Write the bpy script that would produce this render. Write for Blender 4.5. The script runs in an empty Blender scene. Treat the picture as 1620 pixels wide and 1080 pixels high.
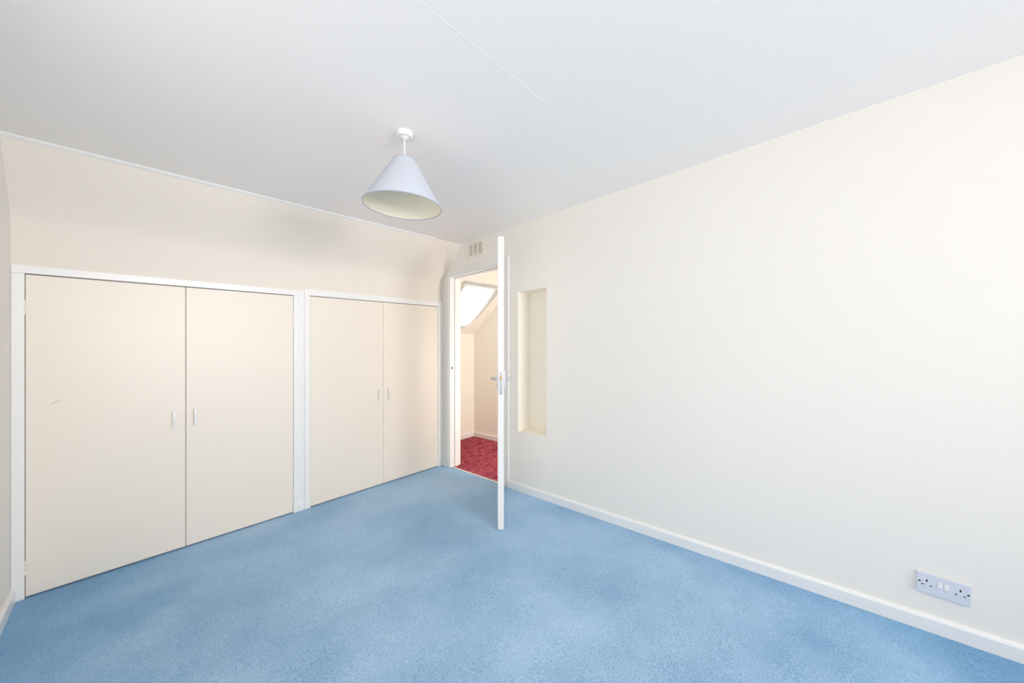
import bpy, bmesh, math, random
from mathutils import Matrix, Vector

# ------------------------------------------------------------------ camera, world, light, exposure
sc = bpy.context.scene
C = sc.collection
CAM_H = 1.232
F_PX = 558.8
YAW = math.atan2(511.0, 558.8)          # angle of the view direction from +X
cam_d = bpy.data.cameras.new('camera')
cam_d.sensor_width = 36.0
cam_d.lens = 36.0 * F_PX / 1620.0
cam_d.clip_start = 0.02
cam = bpy.data.objects.new('camera', cam_d)
C.objects.link(cam)
cam.location = (0, 0, CAM_H)
cam.rotation_euler = (math.pi / 2, 0, YAW - math.pi / 2)
sc.camera = cam

w = bpy.data.worlds.new('sky')
sc.world = w
w.use_nodes = True
bg = w.node_tree.nodes['Background']
bg.inputs[0].default_value = (1.0, 0.98, 0.95, 1)
bg.inputs[1].default_value = 0.8

sc.view_settings.view_transform = 'Standard'
sc.view_settings.look = 'None'
sc.view_settings.gamma = 1.0
sc.view_settings.use_curve_mapping = False
sc.view_settings.exposure = -0.10
sc.cycles.max_bounces = 16
sc.cycles.diffuse_bounces = 8


def area(name, loc, rot, sx, sy, power, col, spread=180):
    l = bpy.data.lights.new(name, 'AREA')
    l.shape = 'RECTANGLE'
    l.size, l.size_y, l.energy, l.color = sx, sy, power, col
    l.spread = math.radians(spread)
    o = bpy.data.objects.new(name, l)
    C.objects.link(o)
    o.location, o.rotation_euler = loc, rot
    return o


REAR_Y = -3.20                          # inner face of the wall with the added bedroom window
WIN = (-0.22, 1.90, 0.80, 2.10)         # x0, x1, z0, z1 of that window
# daylight falling in through added, unseen windows and through the landing roof window
SIDE = (-1.30, 1.65, 0.80, 1.95)       # y0, y1, z0, z1 of an unseen left-wall window, added to even the light
area('added_rear_daylight', ((WIN[0] + WIN[1]) / 2, REAR_Y - 0.16, (WIN[2] + WIN[3]) / 2 + 0.09), (math.pi / 2, 0, 0),
     WIN[1] - WIN[0], WIN[3] - WIN[2], 58, (1.0, 0.95, 0.92), 92)
area('added_side_daylight', (-0.393 - 0.16, (SIDE[0] + SIDE[1]) / 2, (SIDE[2] + SIDE[3]) / 2 + 0.045), (math.pi / 2, 0, -math.pi / 2),
     SIDE[1] - SIDE[0], SIDE[3] - SIDE[2], 24.5, (1.0, 0.95, 0.92), 175)
area('roof_window_daylight', (2.845, 3.50, 1.77), (-math.atan(0.8), 0, 0), 0.55, 0.75, 7, (1.0, 0.98, 0.95))
END = (2.55, 3.20, 0.40, 1.20)          # x0, x1, z0, z1 of an unseen stair window added to light the corner
area('added_stair_daylight', ((END[0] + END[1]) / 2, 0.74, (END[2] + END[3]) / 2 - 0.015), (math.pi / 2, 0, 0), END[1] - END[0], END[3] - END[2], 46, (1.0, 0.96, 0.89))

# ------------------------------------------------------------------ the room is out of level: floor and ceiling fall gently
KX, KY = 0.00396, -0.02959


def fall(x, y):
    return KX * x + KY * y


XW = 2.282      # right wall face
XL = -0.393     # left wall face
YB = 3.084      # cupboard wall face
CH = 2.288      # ceiling height
WT = 0.13       # right wall thickness
LX, LY = 3.314, 3.755   # landing walls


# ------------------------------------------------------------------ materials
def mat(name, col, rough=0.5, spec=0.5, noise=None, bump=None, metal=0.0):
    m = bpy.data.materials.new(name)
    m.use_nodes = True
    nt = m.node_tree
    b = nt.nodes['Principled BSDF']
    b.inputs['Base Color'].default_value = (*col, 1)
    b.inputs['Roughness'].default_value = rough
    b.inputs['Specular IOR Level'].default_value = spec
    b.inputs['Metallic'].default_value = metal
    tc = nt.nodes.new('ShaderNodeTexCoord')
    if noise:
        sc_, amt = noise
        n = nt.nodes.new('ShaderNodeTexNoise')
        n.inputs['Scale'].default_value = sc_
        n.inputs['Detail'].default_value = 4
        nt.links.new(tc.outputs['Object'], n.inputs['Vector'])
        r = nt.nodes.new('ShaderNodeMixRGB')
        r.inputs[1].default_value = (*[c * (1 - amt) for c in col], 1)
        r.inputs[2].default_value = (*[min(1, c * (1 + amt)) for c in col], 1)
        nt.links.new(n.outputs['Fac'], r.inputs[0])
        nt.links.new(r.outputs[0], b.inputs['Base Color'])
    if bump:
        sc_, st, dist = bump
        n = nt.nodes.new('ShaderNodeTexNoise')
        n.inputs['Scale'].default_value = sc_
        n.inputs['Detail'].default_value = 3
        nt.links.new(tc.outputs['Object'], n.inputs['Vector'])
        u = nt.nodes.new('ShaderNodeBump')
        u.inputs['Strength'].default_value = st
        u.inputs['Distance'].default_value = dist
        nt.links.new(n.outputs['Fac'], u.inputs['Height'])
        nt.links.new(u.outputs[0], b.inputs['Normal'])
    return m


def carpet_mat(name, dark, light, pile, patch, amount, stretch=None, sheen=0.0, edge_tint=None):
    m = bpy.data.materials.new(name)
    m.use_nodes = True
    nt = m.node_tree
    b = nt.nodes['Principled BSDF']
    b.inputs['Roughness'].default_value = 1.0
    b.inputs['Specular IOR Level'].default_value = 0.05
    b.inputs['Sheen Weight'].default_value = sheen
    b.inputs['Sheen Roughness'].default_value = 0.5
    b.inputs['Sheen Tint'].default_value = (*light, 1)
    tc = nt.nodes.new('ShaderNodeTexCoord')
    mp = nt.nodes.new('ShaderNodeMapping')
    if stretch:
        mp.inputs['Scale'].default_value = stretch
    nt.links.new(tc.outputs['Object'], mp.inputs['Vector'])
    fine = nt.nodes.new('ShaderNodeTexNoise')
    fine.inputs['Scale'].default_value = pile
    fine.inputs['Detail'].default_value = 3
    fine.inputs['Roughness'].default_value = 0.7
    nt.links.new(mp.outputs[0], fine.inputs['Vector'])
    big = nt.nodes.new('ShaderNodeTexNoise')
    big.inputs['Scale'].default_value = patch
    big.inputs['Detail'].default_value = 5
    big.inputs['Roughness'].default_value = 0.55
    nt.links.new(mp.outputs[0], big.inputs['Vector'])
    mix = nt.nodes.new('ShaderNodeMath')
    mix.operation = 'MULTIPLY_ADD'
    mix.inputs[1].default_value = amount
    nt.links.new(big.outputs['Fac'], mix.inputs[0])
    sub = nt.nodes.new('ShaderNodeMath')
    sub.operation = 'MULTIPLY_ADD'
    sub.inputs[1].default_value = 1.0 - amount
    sub.inputs[2].default_value = 0.0
    nt.links.new(fine.outputs['Fac'], sub.inputs[0])
    nt.links.new(sub.outputs[0], mix.inputs[2])
    ramp = nt.nodes.new('ShaderNodeValToRGB')
    ramp.color_ramp.elements[0].position = 0.37
    ramp.color_ramp.elements[0].color = (*dark, 1)
    ramp.color_ramp.elements[1].position = 0.63
    ramp.color_ramp.elements[1].color = (*light, 1)
    nt.links.new(mix.outputs[0], ramp.inputs[0])
    if edge_tint:
        # pile colour paler in the middle of the room, richer towards the walls
        wx, wy, rx, ry, deep = edge_tint
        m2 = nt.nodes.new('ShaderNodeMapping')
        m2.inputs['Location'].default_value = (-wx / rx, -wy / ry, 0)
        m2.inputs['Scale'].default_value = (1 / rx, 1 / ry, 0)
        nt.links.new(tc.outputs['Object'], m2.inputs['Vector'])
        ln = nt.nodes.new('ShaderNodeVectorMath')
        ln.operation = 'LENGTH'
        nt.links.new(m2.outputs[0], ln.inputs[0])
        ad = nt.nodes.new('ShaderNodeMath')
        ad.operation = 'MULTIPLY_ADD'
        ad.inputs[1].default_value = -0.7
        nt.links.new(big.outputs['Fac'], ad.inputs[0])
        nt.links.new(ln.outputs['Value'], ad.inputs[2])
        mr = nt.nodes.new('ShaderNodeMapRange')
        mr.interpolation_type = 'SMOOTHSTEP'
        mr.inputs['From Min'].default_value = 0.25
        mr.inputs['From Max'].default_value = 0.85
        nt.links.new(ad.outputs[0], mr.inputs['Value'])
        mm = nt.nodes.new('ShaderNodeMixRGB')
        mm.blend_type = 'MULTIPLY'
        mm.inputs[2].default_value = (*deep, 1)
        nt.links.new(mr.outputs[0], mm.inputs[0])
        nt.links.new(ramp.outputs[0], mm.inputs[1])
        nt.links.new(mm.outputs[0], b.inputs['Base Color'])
    else:
        nt.links.new(ramp.outputs[0], b.inputs['Base Color'])
    u = nt.nodes.new('ShaderNodeBump')
    u.inputs['Strength'].default_value = 0.6
    u.inputs['Distance'].default_value = 0.004
    nt.links.new(fine.outputs['Fac'], u.inputs['Height'])
    nt.links.new(u.outputs[0], b.inputs['Normal'])
    return m


M = {
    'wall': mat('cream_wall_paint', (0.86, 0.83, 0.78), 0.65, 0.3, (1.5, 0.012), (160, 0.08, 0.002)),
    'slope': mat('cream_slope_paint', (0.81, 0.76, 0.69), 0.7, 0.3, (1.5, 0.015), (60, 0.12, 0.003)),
    'ceiling': mat('white_ceiling_paint', (0.93, 0.91, 0.89), 0.8, 0.2, (2.0, 0.01), (90, 0.08, 0.002)),
    'gloss': mat('white_gloss_paint', (0.86, 0.86, 0.85), 0.28, 0.5, None, (14, 0.05, 0.002)),
    'doorcream': mat('cream_cupboard_paint', (0.85, 0.785, 0.695), 0.38, 0.45, (2.2, 0.012), (9, 0.06, 0.002)),
    'leaf': mat('white_door_paint', (0.82, 0.82, 0.80), 0.35, 0.5, None, (9, 0.04, 0.002)),
    'landing': mat('landing_wall_paint', (0.84, 0.82, 0.75), 0.7, 0.3, (1.5, 0.015)),
    'niche': mat('niche_cream_paint', (0.95, 0.90, 0.81), 0.7, 0.3, (2.0, 0.01)),
    'carpet': carpet_mat('blue_carpet', (0.145, 0.295, 0.47), (0.44, 0.62, 0.82), 170, 1.7, 0.38, sheen=1.0, edge_tint=(1.25, 1.75, 1.45, 2.4, (0.52, 0.74, 0.87))),
    'red': carpet_mat('red_patterned_carpet', (0.10, 0.010, 0.025), (0.60, 0.13, 0.17), 40, 9, 0.22, (0.6, 1.5, 1.0)),
    'plastic': mat('white_plastic', (0.82, 0.82, 0.82), 0.3, 0.5),
    'bluewhite': mat('bluish_white_plastic', (0.68, 0.71, 0.79), 0.3, 0.5),
    'dark': mat('dark_gap', (0.03, 0.025, 0.02), 0.9, 0.1),
    'brown': mat('socket_hole', (0.05, 0.04, 0.03), 0.9, 0.1),
    'shade': mat('pale_blue_shade_fabric', (0.54, 0.58, 0.65), 0.9, 0.1, None, (700, 0.15, 0.001)),
    'lining': mat('cream_shade_lining', (0.86, 0.80, 0.65), 0.8, 0.2),
    'rim': mat('grey_blue_shade_trim', (0.36, 0.40, 0.47), 0.8, 0.2),
    'chrome': mat('satin_chrome', (0.62, 0.63, 0.66), 0.3, 0.5, metal=1.0),
    'brass': mat('worn_brass', (0.62, 0.36, 0.14), 0.4, 0.5, metal=0.8),
    'vent': mat('cream_vent_plastic', (0.82, 0.78, 0.70), 0.5, 0.4),
    'screen': mat('beige_fly_screen', (0.66, 0.59, 0.49), 0.9, 0.1),
    'void': mat('bare_board', (0.22, 0.17, 0.12), 0.9, 0.1),
    'scuff': mat('scuff_mark', (0.48, 0.42, 0.35), 0.8, 0.1),
    'frame': mat('window_frame_white', (0.85, 0.85, 0.85), 0.3, 0.5),
}


def glass_mat():
    m = bpy.data.materials.new('window_glass')
    m.use_nodes = True
    nt = m.node_tree
    nt.nodes.clear()
    out = nt.nodes.new('ShaderNodeOutputMaterial')
    t = nt.nodes.new('ShaderNodeBsdfTransparent')
    g = nt.nodes.new('ShaderNodeBsdfGlossy')
    g.inputs['Roughness'].default_value = 0.03
    x = nt.nodes.new('ShaderNodeMixShader')
    x.inputs[0].default_value = 0.06
    nt.links.new(t.outputs[0], x.inputs[1])
    nt.links.new(g.outputs[0], x.inputs[2])
    nt.links.new(x.outputs[0], out.inputs[0])
    return m


def sheer_mat():
    m = bpy.data.materials.new('sheer_white_net')
    m.use_nodes = True
    nt = m.node_tree
    nt.nodes.clear()
    out = nt.nodes.new('ShaderNodeOutputMaterial')
    t = nt.nodes.new('ShaderNodeBsdfTransparent')
    d = nt.nodes.new('ShaderNodeBsdfDiffuse')
    d.inputs[0].default_value = (0.9, 0.9, 0.9, 1)
    tr = nt.nodes.new('ShaderNodeBsdfTranslucent')
    tr.inputs[0].default_value = (0.50, 0.50, 0.50, 1)
    a = nt.nodes.new('ShaderNodeMixShader')
    a.inputs[0].default_value = 0.6
    nt.links.new(d.outputs[0], a.inputs[1])
    nt.links.new(tr.outputs[0], a.inputs[2])
    x = nt.nodes.new('ShaderNodeMixShader')
    x.inputs[0].default_value = 0.96
    nt.links.new(t.outputs[0], x.inputs[1])
    nt.links.new(a.outputs[0], x.inputs[2])
    nt.links.new(x.outputs[0], out.inputs[0])
    return m


M['glass'] = glass_mat()
M['sheer'] = sheer_mat()


# ------------------------------------------------------------------ mesh helpers
def new():
    return bmesh.new()


def box(bm, x0, x1, y0, y1, z0, z1, bev=0.0, seg=2):
    r = bmesh.ops.create_cube(bm, size=1.0)
    vs = r['verts']
    for v in vs:
        v.co = Vector((x0 + (v.co.x + .5) * (x1 - x0), y0 + (v.co.y + .5) * (y1 - y0), z0 + (v.co.z + .5) * (z1 - z0)))
    if bev:
        es = list({e for v in vs for e in v.link_edges})
        bmesh.ops.bevel(bm, geom=es, offset=bev, segments=seg, profile=0.6, affect='EDGES')
    return bm


def quad(bm, *pts):
    bm.faces.new([bm.verts.new(p) for p in pts])


def lathe(bm, prof, c=(0, 0, 0), n=48, close=False):
    rings = []
    for r, z in prof:
        if r < 1e-6:
            rings.append([bm.verts.new((c[0], c[1], c[2] + z))])
        else:
            rings.append([bm.verts.new((c[0] + r * math.cos(2 * math.pi * i / n), c[1] + r * math.sin(2 * math.pi * i / n), c[2] + z)) for i in range(n)])
    for a, b in zip(rings, rings[1:]):
        for i in range(n):
            j = (i + 1) % n
            if len(a) == 1 and len(b) == 1:
                continue
            if len(a) == 1:
                bm.faces.new([a[0], b[i], b[j]])
            elif len(b) == 1:
                bm.faces.new([a[i], b[0], a[j]])
            else:
                bm.faces.new([a[i], b[i], b[j], a[j]])
    return bm


def tube(bm, pts, r, n=12):
    pts = [Vector(p) for p in pts]
    rings = []
    for k, p in enumerate(pts):
        d = (pts[min(k + 1, len(pts) - 1)] - pts[max(k - 1, 0)]).normalized()
        q = d.to_track_quat('Z', 'Y')
        rings.append([bm.verts.new(p + q @ Vector((r * math.cos(2 * math.pi * i / n), r * math.sin(2 * math.pi * i / n), 0))) for i in range(n)])
    for a, b in zip(rings, rings[1:]):
        for i in range(n):
            j = (i + 1) % n
            bm.faces.new([a[i], a[j], b[j], b[i]])
    bm.faces.new(rings[0][::-1])
    bm.faces.new(rings[-1])
    return bm


def root_pos(o):
    p = Vector((0, 0, 0))
    while o is not None:
        p = p + o.location
        o = o.parent
    return p


def obj(name, bm, m, parent=None, level=True, smooth=False, matrix=None):
    """one mesh object; level=True lets the vertices follow the room's gentle fall; matrix poses a plumb piece instead"""
    if matrix is not None:
        bmesh.ops.transform(bm, matrix=matrix, verts=bm.verts)
    elif level:
        for v in bm.verts:
            v.co.z += fall(v.co.x, v.co.y)
    off = root_pos(parent) if parent is not None else Vector((0, 0, 0))
    for v in bm.verts:
        v.co -= off
    bmesh.ops.recalc_face_normals(bm, faces=bm.faces)
    me = bpy.data.meshes.new(name)
    bm.to_mesh(me)
    bm.free()
    me.materials.append(M[m])
    if smooth:
        for p in me.polygons:
            p.use_smooth = True
        try:
            me.set_sharp_from_angle(angle=math.radians(35))
        except Exception:
            pass
    o = bpy.data.objects.new(name, me)
    C.objects.link(o)
    if parent is not None:
        o.parent = parent
    return o


def thing(name, label, cat, loc, kind=None, group=None):
    o = bpy.data.objects.new(name, None)
    o.empty_display_size = 0.1
    C.objects.link(o)
    o.location = loc
    return tag(o, label, cat, kind, group)


def tag(o, label, cat=None, kind=None, group=None):
    o['label'] = label
    if cat:
        o['category'] = cat
    if kind:
        o['kind'] = kind
    if group:
        o['group'] = group
    return o


def struct(name, bm, m, label, cat, **k):
    return tag(obj(name, bm, m, **k), label, cat, 'structure')


def slab(bm, us, vs, holes, P, Q):
    """a wall of cells between us and vs with rectangular holes; P(u,v) front point, Q(u,v) back point"""
    def inside(u, v):
        return any(h[0] < u < h[1] and h[2] < v < h[3] for h in holes)
    for a, b in zip(us, us[1:]):
        for c, d in zip(vs, vs[1:]):
            if not inside((a + b) / 2, (c + d) / 2):
                quad(bm, P(a, c), P(b, c), P(b, d), P(a, d))
                quad(bm, Q(a, c), Q(b, c), Q(b, d), Q(a, d))
    for h in holes + [(us[0], us[-1], vs[0], vs[-1])]:
        a, b, c, d = h
        for p, q in (((a, c), (b, c)), ((b, c), (b, d)), ((b, d), (a, d)), ((a, d), (a, c))):
            quad(bm, P(*p), P(*q), Q(*q), Q(*p))
    bmesh.ops.remove_doubles(bm, verts=bm.verts, dist=1e-5)
    return bm


# ------------------------------------------------------------------ floors
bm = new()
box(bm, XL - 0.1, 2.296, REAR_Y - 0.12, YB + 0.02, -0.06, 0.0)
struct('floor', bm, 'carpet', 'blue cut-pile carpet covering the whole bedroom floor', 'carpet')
bm = new()
box(bm, 2.302, LX + 0.1, 0.9, LY + 0.1, -0.06, -0.002)
struct('floor_landing', bm, 'red', 'dark red mottled carpet on the landing beyond the open door', 'carpet')

# ------------------------------------------------------------------ right wall with doorway, niche and vent hole
DY0, DY1, DZ = 2.165, 2.968, 1.992           # doorway
NY0, NY1, NZ0, NZ1 = 1.712, 2.017, 0.508, 1.710
VY0, VY1, VZ0, VZ1 = 2.462, 2.660, 2.135, 2.242
holes = [(DY0, DY1, -0.0601, DZ), (NY0, NY1, NZ0, NZ1), (VY0, VY1, VZ0, VZ1)]
us = sorted({REAR_Y - 0.12, YB + 0.02, LY + 0.1, *[h[0] for h in holes], *[h[1] for h in holes]})
vs = sorted({-0.06, 2.40, *[h[3] for h in holes], NZ0, VZ0})
holes[0] = (DY0, DY1, -0.06, DZ)
bm = new()
slab(bm, us, vs, holes, lambda u, v: (XW, u, v), lambda u, v: (XW + WT, u, v))
wall_right = struct('wall_right', bm, 'wall', 'long plain cream wall with doorway, tall recess and double socket', 'wall')
# niche lining
ND = 0.15
bm = new()
a, b_, c, d = NY0, NY1, NZ0, NZ1
X0, X1 = XW + 0.0006, XW + ND
t = 0.01
box(bm, X1, X1 + t, a - t, b_ + t, c - t, d + t)
box(bm, XW + WT - 0.002, X1, a - t, a, c - t, d + t)
box(bm, XW + WT - 0.002, X1, b_, b_ + t, c - t, d + t)
box(bm, XW + WT - 0.002, X1, a, b_, d, d + t)
box(bm, XW + WT - 0.002, X1, a, b_, c - t, c)
obj('recess_lining', bm, 'niche', wall_right)
# thin coat of the recess colour on the reveals inside the wall
bm = new()
e = 0.0015
box(bm, X0, X1, b_ - e, b_ - 0.0002, c, d)
box(bm, X0, X1, a + 0.0002, a + e, c, d)
box(bm, X0, X1, a + e, b_ - e, d - e, d - 0.0002)
box(bm, X0, X1, a + e, b_ - e, c + 0.0002, c + e)
obj('recess_reveal', bm, 'niche', wall_right)

# ------------------------------------------------------------------ left wall, rear wall, cupboard wall, slope, ceiling
bm = new()
slab(bm, [REAR_Y - 0.12, SIDE[0], SIDE[1], YB + 0.9], [-0.06, SIDE[2], SIDE[3], 2.40], [SIDE], lambda u, v: (XL, u, v), lambda u, v: (XL - 0.12, u, v))
struct('wall_left', bm, 'wall', 'narrow strip of cream wall at the left edge beside the larger cupboard', 'wall')

W1 = dict(x0=XL, x1=0.907, i0=-0.350, i1=0.871, top=1.716, itop=1.675)
W2 = dict(x0=0.947, x1=XW, i0=0.991, i1=2.216, top=1.733, itop=1.683)
bm = new()
hs = [(W1['i0'] - .005, W1['i1'] + .005, -0.06, W1['itop'] + .006), (W2['i0'] - .005, W2['i1'] + .005, -0.06, W2['itop'] + .006)]
us = sorted({XL - 0.05, XW + 0.05, *[h[0] for h in hs], *[h[1] for h in hs]})
vs = sorted({-0.06, 1.93, *[h[3] for h in hs]})
slab(bm, us, vs, hs, lambda u, v: (u, YB, v), lambda u, v: (u, YB + 0.05, v))
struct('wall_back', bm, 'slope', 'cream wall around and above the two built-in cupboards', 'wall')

# sloping part between the cupboard wall and the ceiling
prof = [(0.0, 1.0), (0.16, 0.80), (0.36, 0.62), (0.58, 0.41), (0.74, 0.265), (0.86, 0.14), (0.94, 0.03), (0.985, -0.10), (1.0, -0.24)]
bm = new()
n = 24
rows = []
for i in range(n + 1):
    x = XL - 0.05 + (XW + 0.1 - XL) * i / n
    yt = 2.850 - 0.055 * (x - XL) / (XW - XL)
    fr = [(yt + (YB - 0.0008 - yt) * p, 1.955 + (CH - 1.955) * q) for p, q in prof]
    rows.append([bm.verts.new((x, y, z)) for y, z in fr] + [bm.verts.new((x, y + 0.05, z + 0.04)) for y, z in fr[::-1]])
for A, B in zip(rows, rows[1:]):
    k = len(A)
    for j in range(k):
        bm.faces.new([A[j], A[(j + 1) % k], B[(j + 1) % k], B[j]])
bm.faces.new(rows[0])
bm.faces.new(rows[-1][::-1])
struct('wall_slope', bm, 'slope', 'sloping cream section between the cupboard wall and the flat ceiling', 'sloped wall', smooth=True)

bm = new()
box(bm, XL - 0.1, XW + WT, REAR_Y - 0.12, 2.93, CH, CH + 0.08)
ceiling = struct('ceiling', bm, 'ceiling', 'flat white ceiling over the bedroom', 'ceiling')
bm = new()
box(bm, XL, 1.30, 0.9275, 0.9295, CH - 0.0004, CH + 0.002)
obj('board_joint', bm, 'ceiling', ceiling)

# white painted bead where ceiling and slope meet
bm = new()
sec = [(0.0, 0.0), (-0.012, 0.0), (-0.010, -0.005), (0.002, -0.013), (0.012, -0.016), (0.014, -0.008)]
rows = []
for i in range(13):
    x = XL + (2.0 - XL) * i / 12
    yt = 2.850 - 0.055 * (x - XL) / (XW - XL)
    rows.append([bm.verts.new((x, yt + dy, CH + dz)) for dy, dz in sec])
for A, B in zip(rows, rows[1:]):
    for j in range(len(A)):
        bm.faces.new([A[j], A[(j + 1) % len(A)], B[(j + 1) % len(A)], B[j]])
bm.faces.new(rows[0])
bm.faces.new(rows[-1][::-1])
struct('trim_1', bm, 'gloss', 'thin white painted bead along the ceiling edge above the cupboards', 'trim')

# rear wall with the added bedroom window (behind the camera)
bm = new()
us = [XL - 0.1, WIN[0], WIN[1], XW + WT]
vs = [-0.06, WIN[2], WIN[3], 2.40]
slab(bm, us, vs, [WIN], lambda u, v: (u, REAR_Y, v), lambda u, v: (u, REAR_Y - 0.12, v))
struct('wall_rear', bm, 'wall', 'cream wall with the added bedroom window opposite the cupboards', 'wall')
win = thing('added_rear_window', 'unseen white framed bedroom window added for daylight in the wall opposite the cupboards', 'window', ((WIN[0] + WIN[1]) / 2, REAR_Y - 0.06, WIN[2] + fall(0.9, REAR_Y)), 'structure')
bm = new()
fw = 0.05
ya, yb = REAR_Y - 0.09, REAR_Y - 0.04
xm = (WIN[0] + WIN[1]) / 2
for q in ((WIN[0], WIN[0] + fw, WIN[2], WIN[3]), (WIN[1] - fw, WIN[1], WIN[2], WIN[3]), (WIN[0] + fw, WIN[1] - fw, WIN[2], WIN[2] + fw),
          (WIN[0] + fw, WIN[1] - fw, WIN[3] - fw, WIN[3]), (xm - .03, xm + .03, WIN[2] + fw, WIN[3] - fw)):
    box(bm, q[0], q[1], ya, yb, q[2], q[3], 0.004)
obj('window_frame', bm, 'frame', win)
for a, b_ in ((WIN[0] + fw, xm - .03), (xm + .03, WIN[1] - fw)):
    bm = new()
    box(bm, a, b_, REAR_Y - 0.068, REAR_Y - 0.062, WIN[2] + fw, WIN[3] - fw)
    obj('pane', bm, 'glass', win)
bm = new()
box(bm, WIN[0] - 0.04, WIN[1] + 0.04, REAR_Y - 0.04, REAR_Y + 0.10, WIN[2] - 0.025, WIN[2], 0.006)
obj('window_sill', bm, 'gloss', win)


ym = (SIDE[0] + SIDE[1]) / 2
win2 = thing('added_side_window', 'unseen white framed side window added for daylight in the left wall behind the camera', 'window', (XL - 0.06, ym, SIDE[2] + fall(XL, ym)), 'structure')
bm = new()
for q in ((SIDE[0], SIDE[0] + fw, SIDE[2], SIDE[3]), (SIDE[1] - fw, SIDE[1], SIDE[2], SIDE[3]), (SIDE[0] + fw, SIDE[1] - fw, SIDE[2], SIDE[2] + fw),
          (SIDE[0] + fw, SIDE[1] - fw, SIDE[3] - fw, SIDE[3]), (ym - .03, ym + .03, SIDE[2] + fw, SIDE[3] - fw)):
    box(bm, XL - 0.09, XL - 0.04, q[0], q[1], q[2], q[3], 0.004)
obj('window_frame', bm, 'frame', win2)
for a, b_ in ((SIDE[0] + fw, ym - .03), (ym + .03, SIDE[1] - fw)):
    bm = new()
    box(bm, XL - 0.068, XL - 0.062, a, b_, SIDE[2] + fw, SIDE[3] - fw)
    obj('pane', bm, 'glass', win2)
bm = new()
box(bm, XL - 0.04, XL + 0.06, SIDE[0] - 0.04, SIDE[1] + 0.04, SIDE[2] - 0.025, SIDE[2], 0.006)
obj('window_sill', bm, 'gloss', win2)


# ------------------------------------------------------------------ skirting boards
def skirt_section(h=0.066, t=0.015):
    return [(0, 0), (t, 0), (t, h - 0.012), (t - 0.004, h - 0.004), (t - 0.009, h), (0, h)]


def sweep(bm, path, sec, out):
    """path: two points (x,y); out: unit vector away from the wall; sec in (distance from wall, height)"""
    rows = []
    for (x, y) in path:
        rows.append([bm.verts.new((x + out[0] * d, y + out[1] * d, z)) for d, z in sec])
    for A, B in zip(rows, rows[1:]):
        for j in range(len(A)):
            bm.faces.new([A[j], A[(j + 1) % len(A)], B[(j + 1) % len(A)], B[j]])
    bm.faces.new(rows[0])
    bm.faces.new(rows[-1][::-1])
    return bm


S = skirt_section()
bm = new()
sweep(bm, [(XW, REAR_Y), (XW, 2.117)], S, (-1, 0))
struct('baseboard_right', bm, 'gloss', 'white skirting board along the long wall below the socket', 'skirting board')
bm = new()
sweep(bm, [(XW, 2.999), (XW, YB)], S, (-1, 0))
struct('baseboard_corner', bm, 'gloss', 'short white skirting piece between door frame and smaller cupboard', 'skirting board')
bm = new()
sweep(bm, [(XL, REAR_Y), (XL, YB - 0.012)], S, (1, 0))
struct('baseboard_left', bm, 'gloss', 'white skirting board on the left wall beside the larger cupboard', 'skirting board')
bm = new()
sweep(bm, [(0.9075, YB), (0.9465, YB)], skirt_section(0.066, 0.008), (0, -1))
struct('baseboard_back', bm, 'gloss', 'tiny white skirting piece between the two built-in cupboards', 'skirting board')
bm = new()
box(bm, 0.907, 0.947, YB - 0.003, YB + 0.001, 0.0, 1.722)
struct('trim_2', bm, 'gloss', 'narrow white painted wall strip between the two cupboard frames', 'trim')


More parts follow.
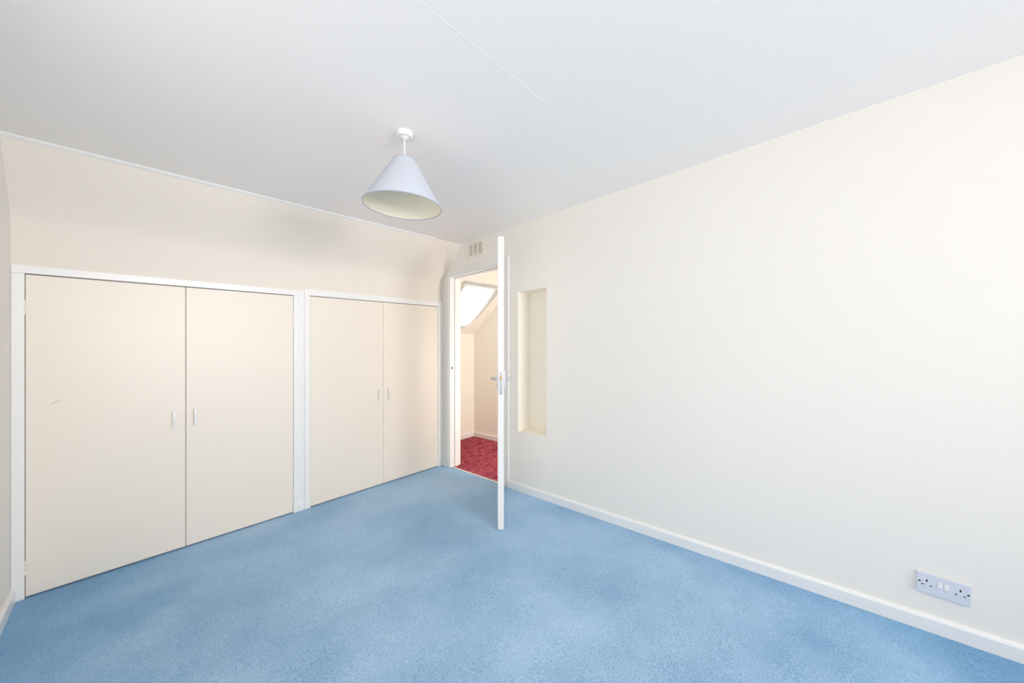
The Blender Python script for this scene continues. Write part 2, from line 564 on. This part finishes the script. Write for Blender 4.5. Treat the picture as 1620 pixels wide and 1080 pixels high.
# ------------------------------------------------------------------ built-in cupboards
def cupboard(name, W, label, hz, hx, hinges, scuff=False):
    cx_ = (W['i0'] + W['i1']) / 2
    r = thing(name, label, 'cupboard', (cx_, YB, fall(cx_, YB)))
    i0, i1, it = W['i0'], W['i1'], W['itop']
    pr = 0.012
    for nm, q in (('frame_post', (W['x0'], i0, 0.0, it)), ('frame_post', (i1, W['x1'], 0.0, it)), ('frame_rail', (W['x0'], W['x1'], it, W['top']))):
        bm = new()
        box(bm, q[0] + .0006, q[1] - .0006, YB - pr, YB + 0.045, q[2], q[3], 0.003)
        obj(nm, bm, 'gloss', r)
    # dark inside of the cupboard
    bm = new()
    yb_ = YB + 0.62
    box(bm, i0 - .03, i1 + .03, yb_, yb_ + .012, -.05, it + .03)
    box(bm, i0 - .03, i0 - .018, YB + .052, yb_, -.05, it + .03)
    box(bm, i1 + .018, i1 + .03, YB + .052, yb_, -.05, it + .03)
    box(bm, i0 - .018, i1 + .018, YB + .052, yb_, it + .018, it + .03)
    box(bm, i0 - .018, i1 + .018, YB + .03, yb_, -.05, -.02)
    obj('carcass', bm, 'void', r)
    mid = (i0 + i1) / 2
    g = 0.0014 if scuff else 0.0010
    for k, (a, b_) in enumerate(((i0 + g, mid - g), (mid + g, i1 - g))):
        bm = new()
        box(bm, a, b_, YB - 0.008, YB + 0.012, 0.009, it - 0.0045, 0.0015, 1)
        dr = obj('door', bm, 'doorcream', r)
        # bar handle: two feet and a flat grip
        hxx, z0 = hx[k], hz[k]
        bm = new()
        L = 0.105
        pts = []
        box(bm, hxx - 0.007, hxx + 0.007, YB - 0.036, YB - 0.028, z0 - L / 2, z0 + L / 2, 0.003)
        box(bm, hxx - 0.006, hxx + 0.006, YB - 0.030, YB - 0.0075, z0 + L / 2 - 0.016, z0 + L / 2 - 0.002, 0.003)
        box(bm, hxx - 0.006, hxx + 0.006, YB - 0.030, YB - 0.0075, z0 - L / 2 + 0.002, z0 - L / 2 + 0.016, 0.003)
        obj('handle', bm, 'plastic' if name == 'wide_cupboard' else 'doorcream', dr, smooth=True)
        xe = a if k == 0 else b_
        for zc in hinges:
            bm = new()
            lathe(bm, [(0, -0.038), (0.0036, -0.037), (0.0036, -0.0135), (0.003, -0.0125), (0.0036, -0.0115), (0.0036, 0.0115), (0.003, 0.0125), (0.0036, 0.0135), (0.0036, 0.037), (0, 0.038)],
                  (xe + (-0.001 if k == 0 else 0.001), YB - 0.0105, zc), 10)
            obj('hinge', bm, 'doorcream', dr, smooth=True)
        if scuff and k == 0:
            bm = new()
            pts = [(-0.272, 0.985), (-0.262, 0.995), (-0.250, 1.002), (-0.238, 1.004), (-0.230, 1.003)]
            vs_ = []
            for j, (x, z) in enumerate(pts):
                wdt = 0.0016 * math.sin(math.pi * (j + .5) / len(pts))
                vs_.append((bm.verts.new((x, YB - 0.0086, z - wdt)), bm.verts.new((x, YB - 0.0086, z + wdt))))
            for A, B in zip(vs_, vs_[1:]):
                bm.faces.new([A[0], B[0], B[1], A[1]])
            obj('scuff_mark', bm, 'scuff', dr)
    return r


cupboard('wide_cupboard', W1, 'cream double cupboard with white bar handles and a scuffed door, beside left wall', (0.836, 0.832), (0.205, 0.305), (1.50, 0.16), True)
cupboard('wide_cupboard', W2, 'cream double cupboard with small cream handles, nearest the open door', (0.830, 0.828), (1.558, 1.654), (1.52, 0.16))

# ------------------------------------------------------------------ door frame
fr = thing('trim_3', 'white painted door frame around the opening to the landing', 'door frame', (XW, 2.565, fall(XW, 2.565)), 'structure')
JT = 0.013
XB = XW + WT
bm = new()
box(bm, XW - 0.006, XB + 0.004, DY1 - JT, DY1 - .0005, -0.004, DZ - JT, 0.0015, 1)
jamb = obj('jamb', bm, 'gloss', fr)
bm = new()
box(bm, XW - 0.006, XB + 0.004, DY0 + .0005, DY0 + JT, -0.004, DZ - JT, 0.0015, 1)
obj('jamb', bm, 'gloss', fr)
bm = new()
box(bm, XW - 0.006, XB + 0.004, DY0 + .0005, DY1 - .0005, DZ - JT, DZ - .0005, 0.0015, 1)
obj('head', bm, 'gloss', fr)
bm = new()
SX0, SX1 = XW + 0.052, XW + 0.098
box(bm, SX0, SX1, DY1 - JT - 0.013, DY1 - JT, -0.004, DZ - JT - 0.013, 0.0015, 1)
box(bm, SX0, SX1, DY0 + JT, DY0 + JT + 0.013, -0.004, DZ - JT - 0.013, 0.0015, 1)
box(bm, SX0, SX1, DY0 + JT, DY1 - JT, DZ - JT - 0.013, DZ - JT, 0.0015, 1)
obj('door_stop', bm, 'gloss', fr)
for nm, q in (('architrave', (DY1 - 0.006, 2.999, 0.0, DZ + 0.032)), ('architrave', (2.117, DY0 + 0.006, 0.0, DZ + 0.05)), ('architrave', (DY0 + 0.006, DY1 - 0.006, DZ - 0.006, DZ + 0.032))):
    bm = new()
    box(bm, XW - 0.013, XW + 0.0005, q[0] + .0003, q[1] - .0003, q[2], q[3], 0.004)
    obj(nm, bm, 'gloss', fr)
bm = new()
box(bm, XW - 0.017, XW - 0.0125, 2.117, 2.130, 0.0, DZ + 0.05, 0.002)
obj('architrave_bead', bm, 'gloss', fr)
bm = new()
zc = 1.034
box(bm, XW + 0.004, XW + 0.034, DY1 - JT - 0.0014, DY1 - JT + .0005, zc - 0.035, zc + 0.035, 0.0006, 1)
st = obj('strike_plate', bm, 'gloss', fr)
bm = new()
box(bm, XW + 0.012, XW + 0.028, DY1 - JT - 0.0020, DY1 - JT - 0.0012, zc - 0.011, zc + 0.011)
obj('latch_hole', bm, 'dark', st)
bm = new()
box(bm, 2.288, 2.304, DY0 + JT, DY1 - JT, -0.004, 0.007, 0.003)
struct('trim_4', bm, 'leaf', 'thin pale carpet bar across the doorway between blue and red carpet', 'threshold')

# ------------------------------------------------------------------ door leaf, swung open with its edge towards the camera
hinge = Vector((2.262, 2.192))
free = Vector((1.712, 1.668))
dv = (free - hinge).normalized()
DWID = (free - hinge).length
ang = math.atan2(dv.y, dv.x)
zb = fall(1.72, 1.68) + 0.002
DM = Matrix.Translation((hinge.x, hinge.y, zb)) @ Matrix.Rotation(ang, 4, 'Z')
DT = 0.042
door = thing('door_1', 'white flush bedroom door standing open, seen edge-on with lever handles', 'door', (hinge.x, hinge.y, zb), 'structure')
bm = new()
box(bm, 0.0, DWID, -DT / 2, DT / 2, 0.0, 1.985, 0.002, 1)
leaf = obj('door_leaf', bm, 'leaf', door, matrix=DM)
HZ = 1.012
for s in (-1, 1):
    bm = new()
    y0, y1 = sorted((s * DT / 2, s * (DT / 2 + 0.008)))
    box(bm, DWID - 0.075, DWID - 0.030, y0, y1, HZ - 0.058, HZ + 0.062, 0.003)
    bp = obj('back_plate', bm, 'chrome', leaf, matrix=DM)
    bm = new()
    xs = DWID - 0.052
    ys = s * (DT / 2 + 0.008)
    tube(bm, [(xs, s * (DT / 2 + 0.006), HZ + .004), (xs, ys + s * 0.022, HZ + .004), (xs - 0.004, ys + s * 0.031, HZ + .004), (xs - 0.014, ys + s * 0.036, HZ + .003), (xs - 0.06, ys + s * 0.036, HZ), (xs - 0.105, ys + s * 0.034, HZ - .001)], 0.0085, 14)
    obj('lever', bm, 'chrome', leaf, matrix=DM, smooth=True)
    for zz in (-0.050, 0.054):
        bm = new()
        lathe(bm, [(0, 0), (0.004, 0), (0.004, 0.0015), (0.002, 0.0028), (0, 0.003)], (0, 0, 0), 12)
        obj('screw', bm, 'chrome', leaf, matrix=DM @ Matrix.Translation((xs, ys, HZ + zz)) @ Matrix.Rotation(-s * math.pi / 2, 4, 'X'))
bm = new()
box(bm, DWID - 0.002, DWID + 0.0012, -0.011, 0.011, HZ - 0.098, HZ + 0.055, 0.0008, 1)
fp = obj('lock_face_plate', bm, 'chrome', leaf, matrix=DM)
bm = new()
box(bm, DWID + 0.0010, DWID + 0.010, -0.007, 0.007, HZ + 0.003, HZ + 0.028, 0.003)
obj('latch_bolt', bm, 'brass', leaf, matrix=DM)
for zz in (-0.088, 0.046):
    bm = new()
    lathe(bm, [(0, 0), (0.0042, 0), (0.0042, 0.001), (0, 0.0016)], (0, 0, 0), 12)
    obj('screw', bm, 'rim', leaf, matrix=DM @ Matrix.Translation((DWID + 0.0012, 0, HZ + zz)) @ Matrix.Rotation(math.pi / 2, 4, 'Y'))
for zz in (0.18, 1.0, 1.80):
    bm = new()
    tube(bm, [(-0.004, DT / 2 + 0.003, zz - 0.05), (-0.004, DT / 2 + 0.003, zz + 0.05)], 0.005, 10)
    obj('hinge', bm, 'gloss', leaf, matrix=DM, smooth=True)

# ------------------------------------------------------------------ air vent over the door
VP = (2.437, 2.686, 2.110, 2.266)
v = thing('air_vent', 'small cream slotted air vent high on the wall above the door', 'air vent', (XW, 2.56, VP[2] + fall(XW, 2.56)))
cols, rws = 3, 6
cw = (VY1 - VY0) / cols
rh = (VZ1 - VZ0) / rws
hl = []
for i in range(cols):
    for j in range(rws):
        hl.append((VY0 + i * cw + 0.009, VY0 + (i + 1) * cw - 0.009, VZ0 + j * rh + 0.005, VZ0 + (j + 1) * rh - 0.005))
us = sorted({VP[0], VP[1], *[h[0] for h in hl], *[h[1] for h in hl]})
vs = sorted({VP[2], VP[3], *[h[2] for h in hl], *[h[3] for h in hl]})
bm = new()
slab(bm, us, vs, hl, lambda a, b: (XW - 0.006, a, b), lambda a, b: (XW - 0.0004, a, b))
obj('face_plate', bm, 'vent', v)
bm = new()
box(bm, XW + 0.006, XW + 0.010, VY0 + .001, VY1 - .001, VZ0 + .001, VZ1 - .001)
obj('fly_screen', bm, 'screen', v)

# ------------------------------------------------------------------ light switch by the corner
lsw = thing('light_switch', 'white plastic light switch on the narrow wall beside the door frame', 'light switch', (XW, 3.04, 1.333 + fall(XW, 3.04)))
bm = new()
box(bm, XW - 0.012, XW - 0.0003, 3.003, 3.070, 1.333, 1.413, 0.004)
obj('face_plate', bm, 'plastic', lsw)
bm = new()
box(bm, XW - 0.016, XW - 0.0115, 3.030, 3.042, 1.358, 1.386, 0.0015)
obj('rocker', bm, 'plastic', lsw)

# ------------------------------------------------------------------ double socket
sk = thing('wall_socket', 'white double power socket low on the right wall above the skirting', 'socket', (XW, -0.329, 0.152 + fall(XW, -0.329)))
zc = 0.1955 + fall(XW, -0.329)
# local frame: +x to the right in the picture (towards -Y), +y up, +z out of the wall (-X)
SM = Matrix.Translation((XW, -0.329, zc)) @ Matrix(((0, 0, -1, 0), (-1, 0, 0, 0), (0, 1, 0, 0), (0, 0, 0, 1))) @ Matrix.Rotation(math.radians(-1.4), 4, 'Z')
bm = new()
box(bm, -0.073, 0.073, -0.043, 0.043, 0.0004, 0.0095, 0.004)
pl = obj('face_plate', bm, 'bluewhite', sk, matrix=SM)
for s in (-1, 1):
    bm = new()
    box(bm, s * 0.0085 - 0.0068, s * 0.0085 + 0.0068, -0.004, 0.020, 0.009, 0.0125, 0.0012, 1)
    for vtx in bm.verts:
        if vtx.co.z > 0.011 and vtx.co.y > 0.012:
            vtx.co.z -= 0.0018
    obj('rocker_switch', bm, 'plastic', sk, matrix=SM)
    cxs = s * 0.0445
    for nm, q in (('earth_hole', (cxs - 0.0025, cxs + 0.0025, 0.0075, 0.0165)), ('pin_hole', (cxs - 0.0145, cxs - 0.0075, -0.0085, -0.0045)), ('pin_hole', (cxs + 0.0075, cxs + 0.0145, -0.0085, -0.0045))):
        bm = new()
        box(bm, q[0], q[1], q[2], q[3], 0.0093, 0.00975)
        obj(nm, bm, 'brown', pl, matrix=SM)
    bm = new()
    lathe(bm, [(0, 0), (0.0036, 0), (0.0036, 0.0004), (0, 0.0006)], (0, 0, 0), 14)
    obj('screw', bm, 'brown', pl, matrix=SM @ Matrix.Translation((s * 0.0645, 0.004, 0.0094)))

# ------------------------------------------------------------------ pendant lamp
LXc, LYc = 0.915, 1.545
zc_ = CH + fall(LXc, LYc)
lamp = thing('pendant_lamp', 'pale blue conical pendant lamp hanging on a short white cord from the ceiling', 'lamp', (LXc, LYc, zc_))
T = Matrix.Translation((LXc, LYc, zc_))
bm = new()
lathe(bm, [(0, 0.002), (0.039, 0.002), (0.0395, -0.004), (0.0385, -0.016), (0.034, -0.022), (0.020, -0.0235), (0.017, -0.027), (0.010, -0.030), (0.006, -0.032), (0, -0.032)], n=40)
obj('ceiling_rose', bm, 'plastic', lamp, matrix=T, smooth=True)
zt, zbt = 2.112 - zc_, 1.888 - zc_
bm = new()
tube(bm, [(0, 0, -0.030), (0, 0, zt - 0.02)], 0.0035, 10)
obj('cord', bm, 'plastic', lamp, matrix=T, smooth=True)
# the shade hangs a touch askew: it tips about the viewing axis
view = Vector((math.cos(YAW), math.sin(YAW), 0))
TS = T @ Matrix.Translation((0, 0, zt)) @ Matrix.Rotation(math.radians(2.0), 4, view) @ Matrix.Translation((0, 0, -zt))
R0, R1 = 0.0525, 0.1845
bm = new()
lathe(bm, [(R0, zt), (R1, zbt)], n=72)
shade = obj('shade', bm, 'shade', lamp, matrix=TS, smooth=True)
bm = new()
lathe(bm, [(R0 - .0015, zt - .0005), (R1 - .0015, zbt + .0005)], n=72)
obj('lining', bm, 'lining', shade, matrix=TS, smooth=True)
for R_, z_ in ((R1, zbt), (R0, zt)):
    bm = new()
    n = 72
    rings = []
    for i in range(n):
        a = 2 * math.pi * i / n
        rings.append([bm.verts.new(((R_ - .0007 + 0.0018 * math.cos(q)) * math.cos(a), (R_ - .0007 + 0.0018 * math.cos(q)) * math.sin(a), z_ + 0.0022 * math.sin(q))) for q in [2 * math.pi * k / 8 for k in range(8)]])
    for i in range(n):
        A, B = rings[i], rings[(i + 1) % n]
        for k in range(8):
            bm.faces.new([A[k], A[(k + 1) % 8], B[(k + 1) % 8], B[k]])
    obj('rim_trim', bm, 'rim', shade, matrix=TS, smooth=True)
# overlap seam of the lining on the far side
sa = YAW - 0.10
ca, sa_ = math.cos(sa), math.sin(sa)
bm = new()
px, py = -sa_, ca
pts = []
for r_, z_ in ((R0 - .0035, zt - .001), (R1 - .0035, zbt + .003)):
    pts.append([(r_ * ca + k * 0.004 * px, r_ * sa_ + k * 0.004 * py, z_) for k in (-1, 1)])
quad(bm, pts[0][0], pts[0][1], pts[1][1], pts[1][0])
obj('seam', bm, 'lining', shade, matrix=TS)
# lamp holder and its spokes
bm = new()
lathe(bm, [(0, zt - .005), (0.011, zt - .008), (0.016, zt - .02), (0.019, zt - .03), (0.019, zt - .055), (0.016, zt - .06), (0, zt - .06)], n=24)
obj('lamp_holder', bm, 'plastic', lamp, matrix=TS, smooth=True)
for k in range(3):
    bm = new()
    a = 2 * math.pi * k / 3
    tube(bm, [(0.018 * math.cos(a), 0.018 * math.sin(a), zt - .035), (R0 * math.cos(a), R0 * math.sin(a), zt - .002)], 0.0012, 6)
    obj('shade_spoke', bm, 'plastic', shade, matrix=TS)

# ------------------------------------------------------------------ landing beyond the door
SL = 0.8


def zs(y):
    return 1.458 + SL * (3.729 - y)


bm = new()
box(bm, XB, LX + 0.1, LY, LY + 0.1, -0.06, zs(LY) + 0.06)
struct('wall_landing_low', bm, 'landing', 'low cream landing wall under the roof window', 'wall')
bm = new()
box(bm, LX, LX + 0.1, 0.9, LY, -0.06, 2.40)
struct('wall_landing_side', bm, 'landing', 'cream landing wall facing the open door', 'wall')
bm = new()
slab(bm, [XB, END[0], END[1], LX + 0.1], [-0.06, END[2], END[3], 2.40], [END], lambda u, v: (u, 0.9, v), lambda u, v: (u, 0.8, v))
struct('wall_landing_end', bm, 'landing', 'cream end wall of the landing hidden behind the open door', 'wall')
ew = thing('added_stair_window', 'unseen white framed stair window added for daylight at the end of the landing', 'window', ((END[0] + END[1]) / 2, 0.85, END[2] + fall(2.9, 0.85)), 'structure')
bm = new()
for q in ((END[0], END[0] + .04, END[2], END[3]), (END[1] - .04, END[1], END[2], END[3]), (END[0] + .04, END[1] - .04, END[2], END[2] + .04), (END[0] + .04, END[1] - .04, END[3] - .04, END[3])):
    box(bm, q[0], q[1], 0.83, 0.87, q[2], q[3], 0.003)
obj('window_frame', bm, 'frame', ew)
bm = new()
box(bm, END[0] + .04, END[1] - .04, 0.848, 0.852, END[2] + .04, END[3] - .04)
obj('pane', bm, 'glass', ew)
yc = 3.729 - (2.28 - 1.458) / SL
bm = new()
box(bm, XB, LX + 0.1, 0.8, yc + .02, 2.28, 2.36)
struct('ceiling_landing', bm, 'landing', 'flat cream ceiling of the landing', 'ceiling')
# sloping landing ceiling with the roof window opening
RW = (2.57, 3.12, 3.062, 3.655)
bm = new()
us = [XB, RW[0], RW[1], LX]
vs = [yc - .01, RW[2], RW[3], LY + 0.02]
nn = Vector((0, SL, 1)).normalized()
slab(bm, us, vs, [RW], lambda u, y: (u, y, zs(y)), lambda u, y: (u, y + nn.y * 0.10, zs(y) + nn.z * 0.10))
struct('wall_landing_slope', bm, 'landing', 'sloping cream landing ceiling around the roof window', 'sloped wall')
rw = thing('window_2', 'bright roof window in the landing slope behind a white net curtain', 'window', (2.845, 3.4, zs(3.4) + fall(2.845, 3.4)), 'structure')


def sp(u, y, d):        # point at distance d outside the slope plane
    return Vector((u, y + nn.y * d, zs(y) + nn.z * d))


def slope_box(bm, u0, u1, y0, y1, d0, d1):
    P = [[[bm.verts.new(sp(u, y, d)) for d in (d0, d1)] for y in (y0, y1)] for u in (u0, u1)]
    for f in (((0, 0, 0), (0, 1, 0), (0, 1, 1), (0, 0, 1)), ((1, 0, 0), (1, 0, 1), (1, 1, 1), (1, 1, 0)), ((0, 0, 0), (0, 0, 1), (1, 0, 1), (1, 0, 0)),
              ((0, 1, 0), (1, 1, 0), (1, 1, 1), (0, 1, 1)), ((0, 0, 0), (1, 0, 0), (1, 1, 0), (0, 1, 0)), ((0, 0, 1), (0, 1, 1), (1, 1, 1), (1, 0, 1))):
        bm.faces.new([P[i][j][k] for i, j, k in f])


bm = new()
f_ = 0.035
slope_box(bm, RW[0], RW[0] + f_, RW[2], RW[3], 0.004, 0.045)
slope_box(bm, RW[1] - f_, RW[1], RW[2], RW[3], 0.004, 0.045)
slope_box(bm, RW[0] + f_, RW[1] - f_, RW[2], RW[2] + f_, 0.004, 0.045)
slope_box(bm, RW[0] + f_, RW[1] - f_, RW[3] - f_, RW[3], 0.004, 0.045)
obj('window_frame', bm, 'frame', rw)
bm = new()
slope_box(bm, RW[0] + f_, RW[1] - f_, RW[2] + f_, RW[3] - f_, 0.020, 0.024)
obj('pane', bm, 'glass', rw)
# net curtain with gathered heading, hanging close under the slope
ct = thing('net_curtain', 'gathered white net curtain drawn over the landing roof window', 'curtain', (2.845, 3.08, zs(3.08) + fall(2.845, 3.08)))
bm = new()
NU, NV = 90, 22
gr = []
for i in range(NU + 1):
    row = []
    for j in range(NV + 1):
        tv = j / NV
        tu = i / NU
        y = 3.055 + 0.600 * tv
        u = 2.555 + (0.60 - 0.03 * tv) * tu
        # the lower right corner is swept in a little
        u -= 0.10 * max(0, tu - 0.5) * max(0, tv - 0.72) ** 1.2 * 8
        dd = -0.016 + 0.011 * math.sin(tu * 2 * math.pi * 15 + 1.3 * math.sin(tv * 3)) * (1.0 - 0.35 * tv) - 0.012 * math.sin(math.pi * tv)
        if tv < 0.09:
            dd += 0.004 * math.sin(tu * 2 * math.pi * 31)
        row.append(bm.verts.new(sp(u, y, dd)))
    gr.append(row)
for i in range(NU):
    for j in range(NV):
        bm.faces.new([gr[i][j], gr[i + 1][j], gr[i + 1][j + 1], gr[i][j + 1]])
obj('net', bm, 'sheer', ct, smooth=True)
bm = new()
tube(bm, [sp(2.54, 3.085, -0.024), sp(3.17, 3.085, -0.024)], 0.004, 8)
obj('curtain_wire', bm, 'frame', ct)
# landing skirting boards
bm = new()
sweep(bm, [(XB, LY), (LX, LY)], S, (0, -1))
struct('baseboard_landing_low', bm, 'leaf', 'cream skirting board under the low landing wall', 'skirting board')
bm = new()
sweep(bm, [(LX, 0.9), (LX, LY - 0.0152)], S, (-1, 0))
struct('baseboard_landing_side', bm, 'leaf', 'cream skirting board on the landing wall facing the door', 'skirting board')
